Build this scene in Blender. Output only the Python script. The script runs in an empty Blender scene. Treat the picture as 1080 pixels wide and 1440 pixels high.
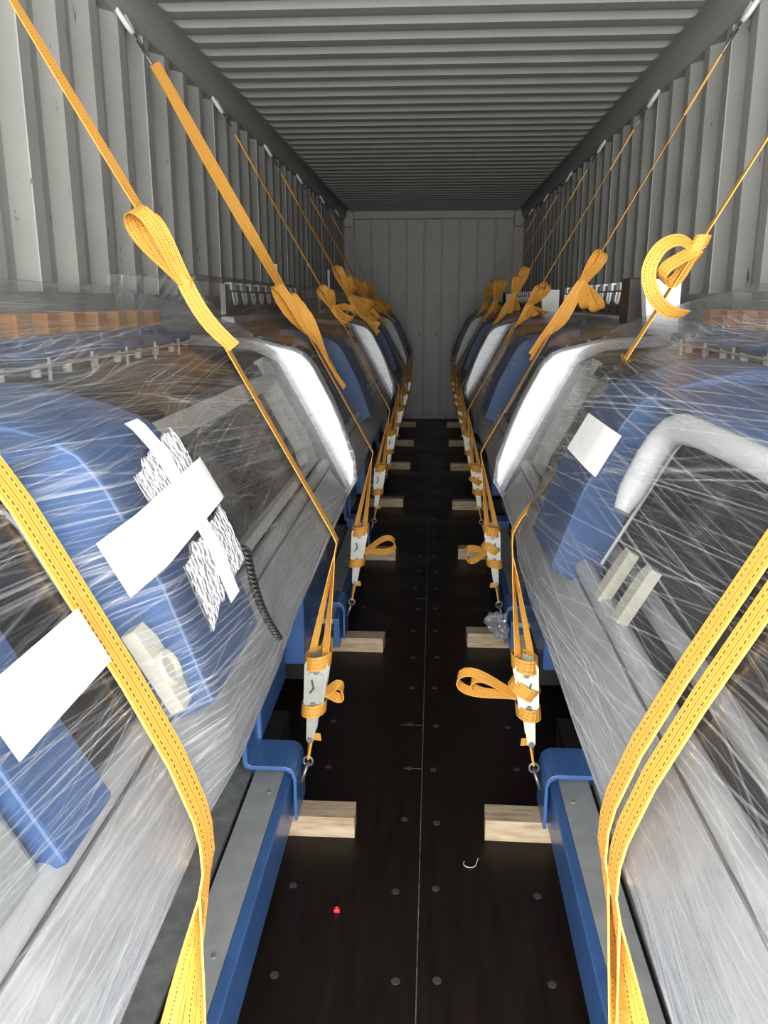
import bpy, bmesh, math, random
from mathutils import Vector, Matrix, noise
random.seed(7)
scene = bpy.context.scene
COL = scene.collection

# ------------------------------------------------------------------ camera
CAM = (0.0232, 0.0, 1.5502); YAW = 0.05886; PITCH = 0.24867; ROLL = -0.00125; FPX = 1168.0
cam_d = bpy.data.cameras.new('camera'); cam = bpy.data.objects.new('camera', cam_d); COL.objects.link(cam)
cam_d.sensor_fit = 'VERTICAL'; cam_d.sensor_height = 36.0; cam_d.lens = FPX / 1440.0 * 36.0
cam_d.clip_start = 0.02; cam_d.clip_end = 200
fw = Vector((-math.sin(YAW) * math.cos(PITCH), math.cos(YAW) * math.cos(PITCH), -math.sin(PITCH)))
rt = Vector((math.cos(YAW), math.sin(YAW), 0)); up = rt.cross(fw)
r2 = rt * math.cos(ROLL) + up * math.sin(ROLL); u2 = r2.cross(fw)
m = Matrix((r2, u2, -fw)).transposed().to_4x4(); m.translation = Vector(CAM)
cam.matrix_world = m
scene.camera = cam

# ------------------------------------------------------------------ sky, exposure
SKY = 21.0
world = bpy.data.worlds.new('sky'); scene.world = world; world.use_nodes = True
bg = world.node_tree.nodes['Background']
bg.inputs[0].default_value = (1.0, 0.99, 0.97, 1); bg.inputs[1].default_value = SKY
scene.view_settings.view_transform = 'Standard'; scene.view_settings.look = 'None'
scene.view_settings.exposure = 0.0; scene.view_settings.gamma = 1.0
scene.view_settings.use_curve_mapping = False
scene.cycles.max_bounces = 16; scene.cycles.diffuse_bounces = 6; scene.cycles.glossy_bounces = 4
scene.cycles.transparent_max_bounces = 24
# container interior: x +-1.175, y -0.75 (open doors) to 11.29 (closed end), z 0 to 2.69
Y_DOOR, Y_END = -0.75, 11.29; Y_OUT = Y_END + 0.028
# sampling portal in the open doorway (emits nothing itself, only guides sky sampling)
pl = bpy.data.lights.new('doorway_portal', 'AREA'); pl.shape = 'RECTANGLE'; pl.size = 2.36; pl.size_y = 2.70
pl.cycles.is_portal = True
plo = bpy.data.objects.new('doorway_portal', pl); COL.objects.link(plo)
plo.location = (0, Y_DOOR - 0.02, 1.345); plo.rotation_euler = (math.pi / 2, 0, 0)

# ------------------------------------------------------------------ materials
def mat(name): 
    m = bpy.data.materials.new(name); m.use_nodes = True
    nt = m.node_tree; return m, nt, nt.nodes['Principled BSDF']
def N(nt, t, **kw):
    n = nt.nodes.new(t)
    for k, v in kw.items(): setattr(n, k, v)
    return n
def ramp(nt, stops, src):
    r = N(nt, 'ShaderNodeValToRGB'); e = r.color_ramp.elements
    while len(e) < len(stops): e.new(0.5)
    for el, (p, c) in zip(e, stops):
        el.position = p; el.color = (*c, 1) if len(c) == 3 else c
    nt.links.new(src, r.inputs[0]); return r.outputs[0]
def tex_noise(nt, scale, detail=4, vec_scale=None, coord='Object', rough=0.55):
    tc = N(nt, 'ShaderNodeTexCoord'); mp = N(nt, 'ShaderNodeMapping')
    if vec_scale: mp.inputs['Scale'].default_value = vec_scale
    nt.links.new(tc.outputs[coord], mp.inputs[0])
    n = N(nt, 'ShaderNodeTexNoise'); n.inputs['Scale'].default_value = scale
    n.inputs['Detail'].default_value = detail; n.inputs['Roughness'].default_value = rough
    nt.links.new(mp.outputs[0], n.inputs['Vector']); return n.outputs[0]
def bump(nt, b, src, strength, dist):
    n = N(nt, 'ShaderNodeBump'); n.inputs['Strength'].default_value = strength; n.inputs['Distance'].default_value = dist
    nt.links.new(src, n.inputs['Height']); nt.links.new(n.outputs[0], b.inputs['Normal'])
def simple(name, col, rough=0.5, metal=0.0, var=0.12, scale=14, bmp=0.0, coat=0.0):
    m, nt, b = mat(name)
    c1 = tuple(max(0, c * (1 - var)) for c in col); c2 = tuple(min(1, c * (1 + var)) for c in col)
    o = tex_noise(nt, scale)
    nt.links.new(ramp(nt, [(0.3, c1), (0.7, c2)], o), b.inputs['Base Color'])
    b.inputs['Roughness'].default_value = rough; b.inputs['Metallic'].default_value = metal
    b.inputs['Coat Weight'].default_value = coat
    if bmp: bump(nt, b, tex_noise(nt, scale * 6), bmp, 0.002)
    return m
M = {}
M['blue'] = simple('blue_paint', (0.050, 0.125, 0.31), 0.35, coat=0.2)
M['grey'] = simple('grey_paint', (0.33, 0.345, 0.34), 0.45)
M['tray_grey'] = simple('dull_grey_tray', (0.20, 0.21, 0.205), 0.6, var=0.25, scale=25)
M['frame_grey'] = simple('warm_grey_frame', (0.56, 0.55, 0.505), 0.5)
M['rail_grey'] = simple('pale_grey_rail', (0.50, 0.51, 0.515), 0.35)
M['dark'] = simple('charcoal_interior', (0.022, 0.020, 0.019), 0.6, var=0.5, scale=9)
M['white'] = simple('white_paint', (0.80, 0.81, 0.82), 0.4, var=0.03)
M['cream'] = simple('cream_plastic', (0.62, 0.60, 0.48), 0.4)
M['zinc'] = simple('zinc_plate', (0.42, 0.42, 0.38), 0.4, 0.6)
M['zinc_pale'] = simple('pale_painted_steel', (0.70, 0.68, 0.56), 0.4, 0.1)
M['steel'] = simple('dull_steel', (0.22, 0.22, 0.21), 0.4, 0.8)
M['black'] = simple('black_rubber', (0.012, 0.012, 0.013), 0.5)
M['orange'] = simple('orange_spool', (0.72, 0.28, 0.05), 0.6)
M['tape'] = simple('white_tape', (0.80, 0.81, 0.80), 0.35, var=0.05, scale=40, bmp=0.3)
M['paper'] = simple('white_paper', (0.85, 0.85, 0.86), 0.7, var=0.02)
M['red'] = simple('red_plastic', (0.55, 0.02, 0.03), 0.4)
M['thread'] = simple('white_thread', (0.6, 0.6, 0.58), 0.7)
M['dust'] = simple('joint_dust', (0.16, 0.14, 0.12), 0.9, var=0.6, scale=30)
M['ring'] = simple('pale_ring_paint', (0.6, 0.6, 0.58), 0.45)
M['screw'] = simple('dark_screw', (0.09, 0.085, 0.08), 0.4, 0.5)


def wall_mat():
    m, nt, b = mat('container_grey_paint')
    o = tex_noise(nt, 5, 6)
    base = ramp(nt, [(0.25, (0.30, 0.302, 0.284)), (0.75, (0.355, 0.357, 0.338))], o)
    sc = tex_noise(nt, 7, 8, (1.0, 5.0, 1.1), rough=0.7)          # scuffs, short vertical smears
    f = ramp(nt, [(0.635, (0, 0, 0)), (0.68, (1, 1, 1))], sc)
    mx = N(nt, 'ShaderNodeMixRGB'); mx.inputs[2].default_value = (0.03, 0.03, 0.03, 1)
    nt.links.new(f, mx.inputs[0]); nt.links.new(base, mx.inputs[1])
    nt.links.new(mx.outputs[0], b.inputs['Base Color']); b.inputs['Roughness'].default_value = 0.5
    return m
M['wall'] = wall_mat()
M['ceil'] = simple('container_roof_paint', (0.33, 0.332, 0.312), 0.5, var=0.06, scale=4)
def floor_mat():
    m, nt, b = mat('dark_film_faced_plywood')
    g = tex_noise(nt, 3.0, 8, (14, 1.2, 1)); 
    base = ramp(nt, [(0.3, (0.0075, 0.005, 0.004)), (0.7, (0.014, 0.009, 0.007))], g)
    sp = tex_noise(nt, 130, 2)
    f = ramp(nt, [(0.74, (0, 0, 0)), (0.80, (1, 1, 1))], sp)
    mx = N(nt, 'ShaderNodeMixRGB'); mx.inputs[2].default_value = (0.10, 0.085, 0.07, 1)
    nt.links.new(f, mx.inputs[0]); nt.links.new(base, mx.inputs[1]); nt.links.new(mx.outputs[0], b.inputs['Base Color'])
    r = ramp(nt, [(0.3, (0.32,) * 3), (0.7, (0.5,) * 3)], tex_noise(nt, 4, 6)); nt.links.new(r, b.inputs['Roughness'])
    b.inputs['Specular IOR Level'].default_value = 0.2
    bump(nt, b, g, 0.15, 0.001)
    return m
M['floor'] = floor_mat()
def wood_mat():
    m, nt, b = mat('rough_sawn_wood')
    g = tex_noise(nt, 5, 8, (2, 14, 14))
    nt.links.new(ramp(nt, [(0.25, (0.24, 0.17, 0.10)), (0.5, (0.44, 0.34, 0.22)), (0.8, (0.58, 0.47, 0.33))], g), b.inputs['Base Color'])
    b.inputs['Roughness'].default_value = 0.8; bump(nt, b, g, 0.4, 0.003); return m
M['wood'] = wood_mat()
def web_mat(name, dark=1.0):
    m, nt, b = mat(name)
    uv = N(nt, 'ShaderNodeUVMap'); sx = N(nt, 'ShaderNodeSeparateXYZ'); nt.links.new(uv.outputs[0], sx.inputs[0])
    def math_(op, a, bb=None):
        n = N(nt, 'ShaderNodeMath', operation=op)
        if isinstance(a, (int, float)): n.inputs[0].default_value = a
        else: nt.links.new(a, n.inputs[0])
        if bb is not None:
            if isinstance(bb, (int, float)): n.inputs[1].default_value = bb
            else: nt.links.new(bb, n.inputs[1])
        return n.outputs[0]
    v = sx.outputs[1]; u = sx.outputs[0]
    d1 = math_('ABSOLUTE', math_('SUBTRACT', math_('ABSOLUTE', math_('SUBTRACT', v, 0.5)), 0.27))
    dash = math_('GREATER_THAN', math_('FRACT', math_('MULTIPLY', u, 130.0)), 0.42)
    l1 = math_('MULTIPLY', math_('LESS_THAN', d1, 0.028), dash)
    d2 = math_('ABSOLUTE', math_('SUBTRACT', v, 0.5))
    l3 = math_('LESS_THAN', math_('ABSOLUTE', math_('SUBTRACT', d2, 0.14)), 0.016)
    l4 = math_('LESS_THAN', math_('ABSOLUTE', math_('SUBTRACT', d2, 0.40)), 0.016)
    l2 = math_('MAXIMUM', math_('LESS_THAN', d2, 0.025), math_('MULTIPLY', math_('MAXIMUM', l3, l4), 0.7))
    red = N(nt, 'ShaderNodeMixRGB'); red.inputs[1].default_value = (0.66 * dark, 0.33 * dark, 0.050 * dark, 1)
    red.inputs[2].default_value = (0.50 * dark, 0.14 * dark, 0.015 * dark, 1); nt.links.new(l2, red.inputs[0])
    blk = N(nt, 'ShaderNodeMixRGB'); blk.inputs[2].default_value = (0.07, 0.035, 0.02, 1)
    nt.links.new(l1, blk.inputs[0]); nt.links.new(red.outputs[0], blk.inputs[1])
    nt.links.new(blk.outputs[0], b.inputs['Base Color']); b.inputs['Roughness'].default_value = 0.65
    w = math_('MULTIPLY', math_('SINE', math_('MULTIPLY', u, 1600.0)), math_('SINE', math_('MULTIPLY', v, 70.0)))
    bump(nt, b, w, 0.25, 0.0008)
    return m
M['web'] = web_mat('orange_webbing')
def glass_mat():
    m, nt, b = mat('tinted_window'); out = nt.nodes['Material Output']
    tr = N(nt, 'ShaderNodeBsdfTransparent'); tr.inputs[0].default_value = (0.30, 0.29, 0.27, 1)
    gl = N(nt, 'ShaderNodeBsdfGlossy'); gl.inputs['Roughness'].default_value = 0.06
    fr = N(nt, 'ShaderNodeFresnel'); fr.inputs[0].default_value = 1.35
    ml = N(nt, 'ShaderNodeMath', operation='MULTIPLY'); ml.inputs[1].default_value = 0.35; nt.links.new(fr.outputs[0], ml.inputs[0])
    mx = N(nt, 'ShaderNodeMixShader'); nt.links.new(ml.outputs[0], mx.inputs[0])
    nt.links.new(tr.outputs[0], mx.inputs[1]); nt.links.new(gl.outputs[0], mx.inputs[2]); nt.links.new(mx.outputs[0], out.inputs[0])
    return m
M['glass'] = glass_mat()
def film_mat(name, dens, shear):
    """clear stretch film: transparent sheet, glossy wrinkles, milky stretch streaks"""
    m, nt, b = mat(name); out = nt.nodes['Material Output']; nt.nodes.remove(b)
    uv = N(nt, 'ShaderNodeUVMap')
    def streak(su, sv, rot, detail, lo, hi, dist=0.0):
        mp = N(nt, 'ShaderNodeMapping'); mp.vector_type = 'TEXTURE'
        mp.inputs['Rotation'].default_value = (0, 0, rot); mp.inputs['Scale'].default_value = (1 / su, 1 / sv, 1)
        nt.links.new(uv.outputs[0], mp.inputs[0])
        n = N(nt, 'ShaderNodeTexNoise'); n.inputs['Scale'].default_value = 1.0; n.inputs['Detail'].default_value = detail
        n.inputs['Roughness'].default_value = 0.62; n.inputs['Distortion'].default_value = dist
        nt.links.new(mp.outputs[0], n.inputs['Vector'])
        return n.outputs[0], ramp(nt, [(lo, (0, 0, 0)), (hi, (1, 1, 1))], n.outputs[0])
    n1, s1 = streak(0.7, 62, shear, 5, 0.56, 0.74, 0.1)
    n2, s2 = streak(0.6, 170, shear - 0.12, 3, 0.535, 0.64, 0.03)
    n3, s3 = streak(0.6, 150, shear + 0.08, 3, 0.555, 0.66, 0.03)
    n5, s5 = streak(0.7, 120, shear - 0.24, 3, 0.58, 0.69, 0.03)
    n4, s4 = streak(1.6, 5.0, -0.1, 3, 0.35, 0.68)            # broad milky patches
    sv = N(nt, 'ShaderNodeSeparateXYZ'); nt.links.new(uv.outputs[0], sv.inputs[0])
    low = ramp(nt, [(0.10, (1, 1, 1)), (0.19, (0, 0, 0))], sv.outputs[1])     # overlapping turns along the lip
    def mth(op, a, bb, clamp=False):
        n = N(nt, 'ShaderNodeMath', operation=op); n.use_clamp = clamp
        for i, x in enumerate((a, bb)):
            if isinstance(x, (int, float)): n.inputs[i].default_value = x
            else: nt.links.new(x, n.inputs[i])
        return n.outputs[0]
    tot = mth('ADD', mth('ADD', mth('MULTIPLY', s1, 0.42), mth('MULTIPLY', s5, 0.40)), mth('ADD', mth('MULTIPLY', s2, 0.48), mth('MULTIPLY', s3, 0.40)))
    tot = mth('MULTIPLY', tot, mth('ADD', mth('MULTIPLY', s4, 0.85), 0.30))
    tot = mth('ADD', tot, mth('MULTIPLY', s4, 0.07))
    tot = mth('ADD', tot, mth('MULTIPLY', low, mth('ADD', mth('MULTIPLY', s1, 0.35), 0.30)))
    fac = mth('ADD', mth('MULTIPLY', tot, dens), 0.03 * dens, True)
    hgt = mth('ADD', n1, mth('MULTIPLY', mth('ADD', n2, n3), 0.5))
    bp = N(nt, 'ShaderNodeBump'); bp.inputs['Strength'].default_value = 0.6; bp.inputs['Distance'].default_value = 0.010
    nt.links.new(hgt, bp.inputs['Height'])
    tr = N(nt, 'ShaderNodeBsdfTransparent'); tr.inputs[0].default_value = (0.96, 0.965, 0.97, 1)
    gl = N(nt, 'ShaderNodeBsdfGlossy'); gl.inputs['Roughness'].default_value = 0.12; nt.links.new(bp.outputs[0], gl.inputs['Normal'])
    fr = N(nt, 'ShaderNodeFresnel'); fr.inputs[0].default_value = 1.42; nt.links.new(bp.outputs[0], fr.inputs['Normal'])
    m1 = N(nt, 'ShaderNodeMixShader'); nt.links.new(mth('MULTIPLY', fr.outputs[0], 0.68, True), m1.inputs[0])
    nt.links.new(tr.outputs[0], m1.inputs[1]); nt.links.new(gl.outputs[0], m1.inputs[2])
    df = N(nt, 'ShaderNodeBsdfDiffuse'); df.inputs[0].default_value = (0.72, 0.74, 0.77, 1); nt.links.new(bp.outputs[0], df.inputs['Normal'])
    tl = N(nt, 'ShaderNodeBsdfTranslucent'); tl.inputs[0].default_value = (0.6, 0.62, 0.65, 1)
    g2 = N(nt, 'ShaderNodeBsdfGlossy'); g2.inputs['Roughness'].default_value = 0.22; nt.links.new(bp.outputs[0], g2.inputs['Normal'])
    a1 = N(nt, 'ShaderNodeMixShader'); a1.inputs[0].default_value = 0.3; nt.links.new(df.outputs[0], a1.inputs[1]); nt.links.new(tl.outputs[0], a1.inputs[2])
    a2 = N(nt, 'ShaderNodeMixShader'); a2.inputs[0].default_value = 0.35; nt.links.new(a1.outputs[0], a2.inputs[1]); nt.links.new(g2.outputs[0], a2.inputs[2])
    m2 = N(nt, 'ShaderNodeMixShader'); nt.links.new(fac, m2.inputs[0]); nt.links.new(m1.outputs[0], m2.inputs[1]); nt.links.new(a2.outputs[0], m2.inputs[2])
    nt.links.new(m2.outputs[0], out.inputs[0])
    return m
M['film'] = film_mat('clear_stretch_film', 0.95, 0.0)
M['film_deep'] = film_mat('clear_stretch_film_tight', 0.48, 0.1)
def bubble_mat():
    m, nt, b = mat('bubble_wrap'); out = nt.nodes['Material Output']
    tc = N(nt, 'ShaderNodeTexCoord'); v = N(nt, 'ShaderNodeTexVoronoi'); v.inputs['Scale'].default_value = 95
    nt.links.new(tc.outputs['Object'], v.inputs['Vector'])
    b.inputs['Base Color'].default_value = (0.75, 0.77, 0.8, 1); b.inputs['Roughness'].default_value = 0.15
    bump(nt, b, v.outputs['Distance'], 1.0, 0.006)
    tr = N(nt, 'ShaderNodeBsdfTransparent'); mx = N(nt, 'ShaderNodeMixShader')
    f = ramp(nt, [(0.05, (0.35,) * 3), (0.5, (0.8,) * 3)], v.outputs['Distance']); nt.links.new(f, mx.inputs[0])
    nt.links.new(tr.outputs[0], mx.inputs[1]); nt.links.new(b.outputs[0], mx.inputs[2]); nt.links.new(mx.outputs[0], out.inputs[0])
    return m
M['bubble'] = bubble_mat()

# ------------------------------------------------------------------ mesh helpers
class MB:
    def __init__(s): s.v = []; s.f = []; s.uv = []; s.smooth = False
    def quadgrid(s, rows, uvs=None, close=False):
        n0 = len(s.v); nr = len(rows); nc = len(rows[0])
        for r in rows: s.v += [tuple(p) for p in r]
        for i in range(nr - 1):
            for j in range(nc if close else nc - 1):
                k = (j + 1) % nc
                s.f.append((n0 + i * nc + j, n0 + i * nc + k, n0 + (i + 1) * nc + k, n0 + (i + 1) * nc + j))
                s.uv.append([uvs[i][j], uvs[i][k], uvs[i + 1][k], uvs[i + 1][j]] if uvs else None)
        return s
    def poly(s, pts):
        n0 = len(s.v); s.v += [tuple(p) for p in pts]; s.f.append(tuple(range(n0, n0 + len(pts)))); s.uv.append(None); return s
    def box(s, x0, x1, y0, y1, z0, z1):
        return s.prism([(x0, z0), (x1, z0), (x1, z1), (x0, z1)], y0, y1)
    def prism(s, pr, y0, y1):
        n0 = len(s.v); n = len(pr)
        s.v += [(x, y0, z) for x, z in pr] + [(x, y1, z) for x, z in pr]
        for i in range(n):
            j = (i + 1) % n; s.f.append((n0 + i, n0 + j, n0 + n + j, n0 + n + i)); s.uv.append(None)
        s.f.append(tuple(range(n0, n0 + n))); s.f.append(tuple(range(n0 + 2 * n - 1, n0 + n - 1, -1))); s.uv += [None, None]
        return s
    def tube(s, pts, r, seg=8, close=False):
        pts = [Vector(p) for p in pts]; rows = []
        ref = None
        for i, p in enumerate(pts):
            a = pts[max(i - 1, 0)]; c = pts[min(i + 1, len(pts) - 1)]
            if close: a = pts[i - 1]; c = pts[(i + 1) % len(pts)]
            t = (c - a).normalized()
            if ref is None: ref = Vector((0, 0, 1)) if abs(t.z) < 0.9 else Vector((1, 0, 0))
            u = t.cross(ref).normalized(); w = u.cross(t).normalized(); ref = w
            rr = r[i] if isinstance(r, (list, tuple)) else r
            rows.append([p + (u * math.cos(2 * math.pi * k / seg) + w * math.sin(2 * math.pi * k / seg)) * rr for k in range(seg)])
        if close: rows.append(rows[0])
        s.quadgrid(rows, close=True)
        if not close: s.poly(rows[0]); s.poly(rows[-1])
        s.smooth = True
        return s
    def cyl(s, c, d, r, h, seg=14):
        d = Vector(d).normalized(); c = Vector(c); return s.tube([c - d * h / 2, c + d * h / 2], r, seg)
    def ribbon(s, pts, wid, dirs, th=0.0025, u0=0.0):
        """flat webbing: centre points, width, width-direction per point; closed box section, uv in metres / 0..1"""
        pts = [Vector(p) for p in pts]; rows = []; uvs = []; u = u0
        for i, p in enumerate(pts):
            if i: u += (p - pts[i - 1]).length
            t = (pts[min(i + 1, len(pts) - 1)] - pts[max(i - 1, 0)]).normalized()
            w = Vector(dirs[i]); w = (w - t * w.dot(t)).normalized(); n = t.cross(w)
            ww = wid[i] if isinstance(wid, (list, tuple)) else wid
            a = w * ww / 2; b = n * th / 2
            rows.append([p - a + b, p + a + b, p + a - b, p - a - b])
            uvs.append([(u, 0), (u, 1), (u, 1), (u, 0)])
        s.quadgrid(rows, uvs, close=True); s.poly(rows[0]); s.poly(rows[-1]); return s
    def build(s, name, mt, parent=None, bevel=0.0, smooth=None):
        me = bpy.data.meshes.new(name); me.from_pydata(s.v, [], s.f)
        uvl = me.uv_layers.new(name='UVMap'); li = 0; vals = []
        for f, q in zip(s.f, s.uv):
            for k in range(len(f)): vals += (q[k] if q else (0.0, 0.0))
        uvl.data.foreach_set('uv', vals)
        bm = bmesh.new(); bm.from_mesh(me); bmesh.ops.recalc_face_normals(bm, faces=bm.faces); bm.to_mesh(me); bm.free()
        if smooth if smooth is not None else s.smooth:
            me.polygons.foreach_set('use_smooth', [True] * len(me.polygons))
        me.materials.append(M[mt] if isinstance(mt, str) else mt)
        o = bpy.data.objects.new(name, me); COL.objects.link(o)
        if parent is not None: o.parent = parent
        if bevel:
            bv = o.modifiers.new('bevel', 'BEVEL'); bv.width = bevel; bv.segments = 2; bv.limit_method = 'ANGLE'
        return o
def tag(o, label, cat, group=None):
    o['label'] = label; o['category'] = cat
    if group: o['group'] = group
    return o
def struct(o): o['kind'] = 'structure'; return o
def empty(name, loc=(0, 0, 0)):
    o = bpy.data.objects.new(name, None); o.empty_display_size = 0.1; COL.objects.link(o); o.location = loc; return o
def shift(mb, d):
    mb.v = [(x + d[0], y + d[1], z + d[2]) for x, y, z in mb.v]; return mb
def lerp(a, b, t): return a + (b - a) * t
def pw(x, tab):
    if x <= tab[0][0]: return tab[0][1]
    for (x0, y0), (x1, y1) in zip(tab, tab[1:]):
        if x <= x1: return lerp(y0, y1, (x - x0) / (x1 - x0))
    return tab[-1][1]
def copy_tree(o, parent=None):
    c = o.copy(); COL.objects.link(c); c.parent = parent
    if parent is not None: c.matrix_parent_inverse = o.matrix_parent_inverse.copy()
    for ch in list(o.children): copy_tree(ch, c)
    return c

# ------------------------------------------------------------------ the container
# side walls: trapezoid corrugation, sheets of four waves welded edge to edge
PER = 0.272
def wall(side, name):
    root = struct(empty(name, (0, 0, 0)))
    y = Y_DOOR; ci, co = 1.150, 1.192
    while y < Y_END - 0.05:
        nw = 4; rows = []
        prof = []
        for k in range(nw):
            b = y + k * PER
            prof += [(ci, b), (ci, b + 0.070), (co, b + 0.136), (co, b + 0.204)]
        prof.append((ci, y + nw * PER))
        prof = [(a, min(yy, Y_OUT)) for a, yy in prof]
        mb = MB(); mb.quadgrid([[(side * a, yy, 0.0) for a, yy in prof], [(side * a, yy, 2.62) for a, yy in prof]])
        o = mb.build('wall_sheet', 'wall', root, smooth=False)
        so = o.modifiers.new('thick', 'SOLIDIFY'); so.thickness = 0.002; so.offset = 0
        MB().box(*sorted((side * (ci - 0.003), side * (ci + 0.002))), y - 0.004, y + 0.004, 0.02, 2.60).build('weld_seam', 'wall', root)
        y += nw * PER
    return root
wall_l = wall(-1, 'wall_left'); wall_r = wall(1, 'wall_right')
# top side rails with lashing rings
RING_Y = [2.00, 3.34, 4.68, 6.04, 7.41, 8.87, 10.20]
RINGS0 = [0.66] + RING_Y
for side, nm in ((-1, 'trim_1'), (1, 'trim_2')):
    MBr = MB().prism([(side * 1.215, 2.57), (side * 1.140, 2.57), (side * 1.118, 2.61), (side * 1.118, 2.69), (side * 1.215, 2.69)], Y_DOOR, Y_OUT)
    rail = struct(MBr.build(nm, 'ceil'))
    for y in RINGS0:
        pts = []
        for k in range(13):
            t = math.pi * k / 12
            pts.append((side * (1.145 - 0.045 * math.sin(t)), y - 0.040 * math.cos(t), 2.585 - 0.075 * math.sin(t)))
        MB().tube(pts, 0.010, 8).build('lashing_ring', 'ring', rail)
# roof: stamped transverse bars with faded ends
ceiling = struct(empty('ceiling'))
RP = 0.205; y = Y_DOOR
xs = [-1.21, -1.10, -1.085, -1.07, -1.055, -1.03, 1.03, 1.055, 1.07, 1.085, 1.10, 1.21]
while y < Y_END - 0.03:
    rows = []
    for k in range(5):
        for off, d in ((0.0, 0), (0.055, 0), (0.080, 1), (0.155, 1), (0.180, 0)):
            yy = min(y + k * RP + off, Y_OUT)
            row = []
            for x in xs:
                e = pw(abs(x), [(1.03, 1), (1.055, 0.9), (1.07, 0.6), (1.085, 0.0), (2, 0)])
                row.append((x, yy, 2.690 - 0.024 * d * e))
            rows.append(row)
    rows.append([(x, min(y + 5 * RP, Y_OUT), 2.690) for x in xs])
    MB().quadgrid(rows).build('roof_sheet', 'ceil', ceiling, smooth=False)
    y += 5 * RP
# end wall: narrow vertical panels with dark grooves, corner posts, header
wb = struct(empty('wall_back', (0, Y_END, 0)))
MB().box(-1.26, 1.26, 0.025, 0.03, -0.06, 2.76).build('backing_sheet', 'wall', wb)
bp_ = MB().box(-0.107, 0.107, 0.0, 0.022, 0.06, 2.57)
proto = None
for k in range(9):
    x = -0.915 + k * 0.2287
    if proto is None: proto = bp_.build('wall_panel', 'wall', wb, bevel=0.006); o = proto
    else: o = proto.copy(); COL.objects.link(o); o.parent = wb
    o.location = (x, 0, 0)
for s in (-1, 1):
    MB().box(*sorted((s * 1.035, s * 1.17)), -0.02, 0.022, 0.0, 2.47).build('corner_post', 'wall', wb)
    MB().box(*sorted((s * 1.03, s * 1.17)), -0.05, 0.022, 2.475, 2.66).build('corner_casting', 'ceil', wb, bevel=0.008)
MB().box(-1.03, 1.03, -0.035, 0.022, 2.575, 2.68).build('header_rail', 'wall', wb, bevel=0.006)
MB().box(-1.03, 1.03, -0.01, 0.022, 0.0, 0.06).build('sill', 'wall', wb)
# floor: plywood sheets over a dusty bed
floor = struct(MB().box(-1.2, 1.2, Y_DOOR, Y_END, -0.06, -0.005).build('floor', 'dust'))
joints = [Y_DOOR, 1.04, 3.44, 5.82, 8.01, 10.40, Y_END]
for a, b in zip(joints, joints[1:]):
    for x0, x1 in ((-1.19, 0.0015), (0.0045, 1.19)):
        MB().box(x0, x1, a + 0.0015, b - 0.0015, -0.028, 0.0).build('plywood_sheet', 'floor', floor)
scr = None
for k in range(33):
    for x in (-0.33, -0.05, 0.05, 0.33):
        yy = 1.63 + 0.305 * k
        if abs(x) > 0.3 and any(abs(yy - b) < 0.13 for b in (2.19, 3.58, 4.94, 6.26, 7.76, 9.09, 10.49)): continue
        if yy > 11.1 or (abs(x) > 0.3 and k % 2 and yy > 3): continue
        if scr is None:
            scr = MB().cyl((0, 0, 0), (0, 0, 1), 0.011, 0.002, 10).build('floor_screw', 'screw', floor); o = scr
        else: o = scr.copy(); COL.objects.link(o); o.parent = floor
        o.location = (x + random.uniform(-.012, .012), yy + random.uniform(-.012, .012), 0.0008)
for x0, x1, yy in ((-0.06, 0.0, 2.54), (-0.08, 0.0, 2.84), (-0.05, 0.0, 4.22)):
    MB().box(x0, x1, yy - 0.001, yy + 0.001, -0.001, 0.0006).build('saw_mark', 'dust', floor)

# ------------------------------------------------------------------ machines
LIP = (0.25, 0.95); TX, TZ = 0.479, 0.878
def SP(s, off): return (LIP[0] + TX * s - TZ * off, LIP[1] + TZ * s + TX * off)
BOFF = [(0.0, 0.018), (0.08, 0.040), (0.25, 0.068), (0.40, 0.072), (0.45, 0.062), (0.485, 0.036), (0.51, 0.0)]
def W(side, a, y, z): return (side * a, y, z)
ROWN = {-1: 'bubble-wrap row', 1: 'white-handle row'}
ORD = ['first', 'second', 'third', 'fourth', 'fifth', 'sixth', 'seventh', 'eighth']

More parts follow.
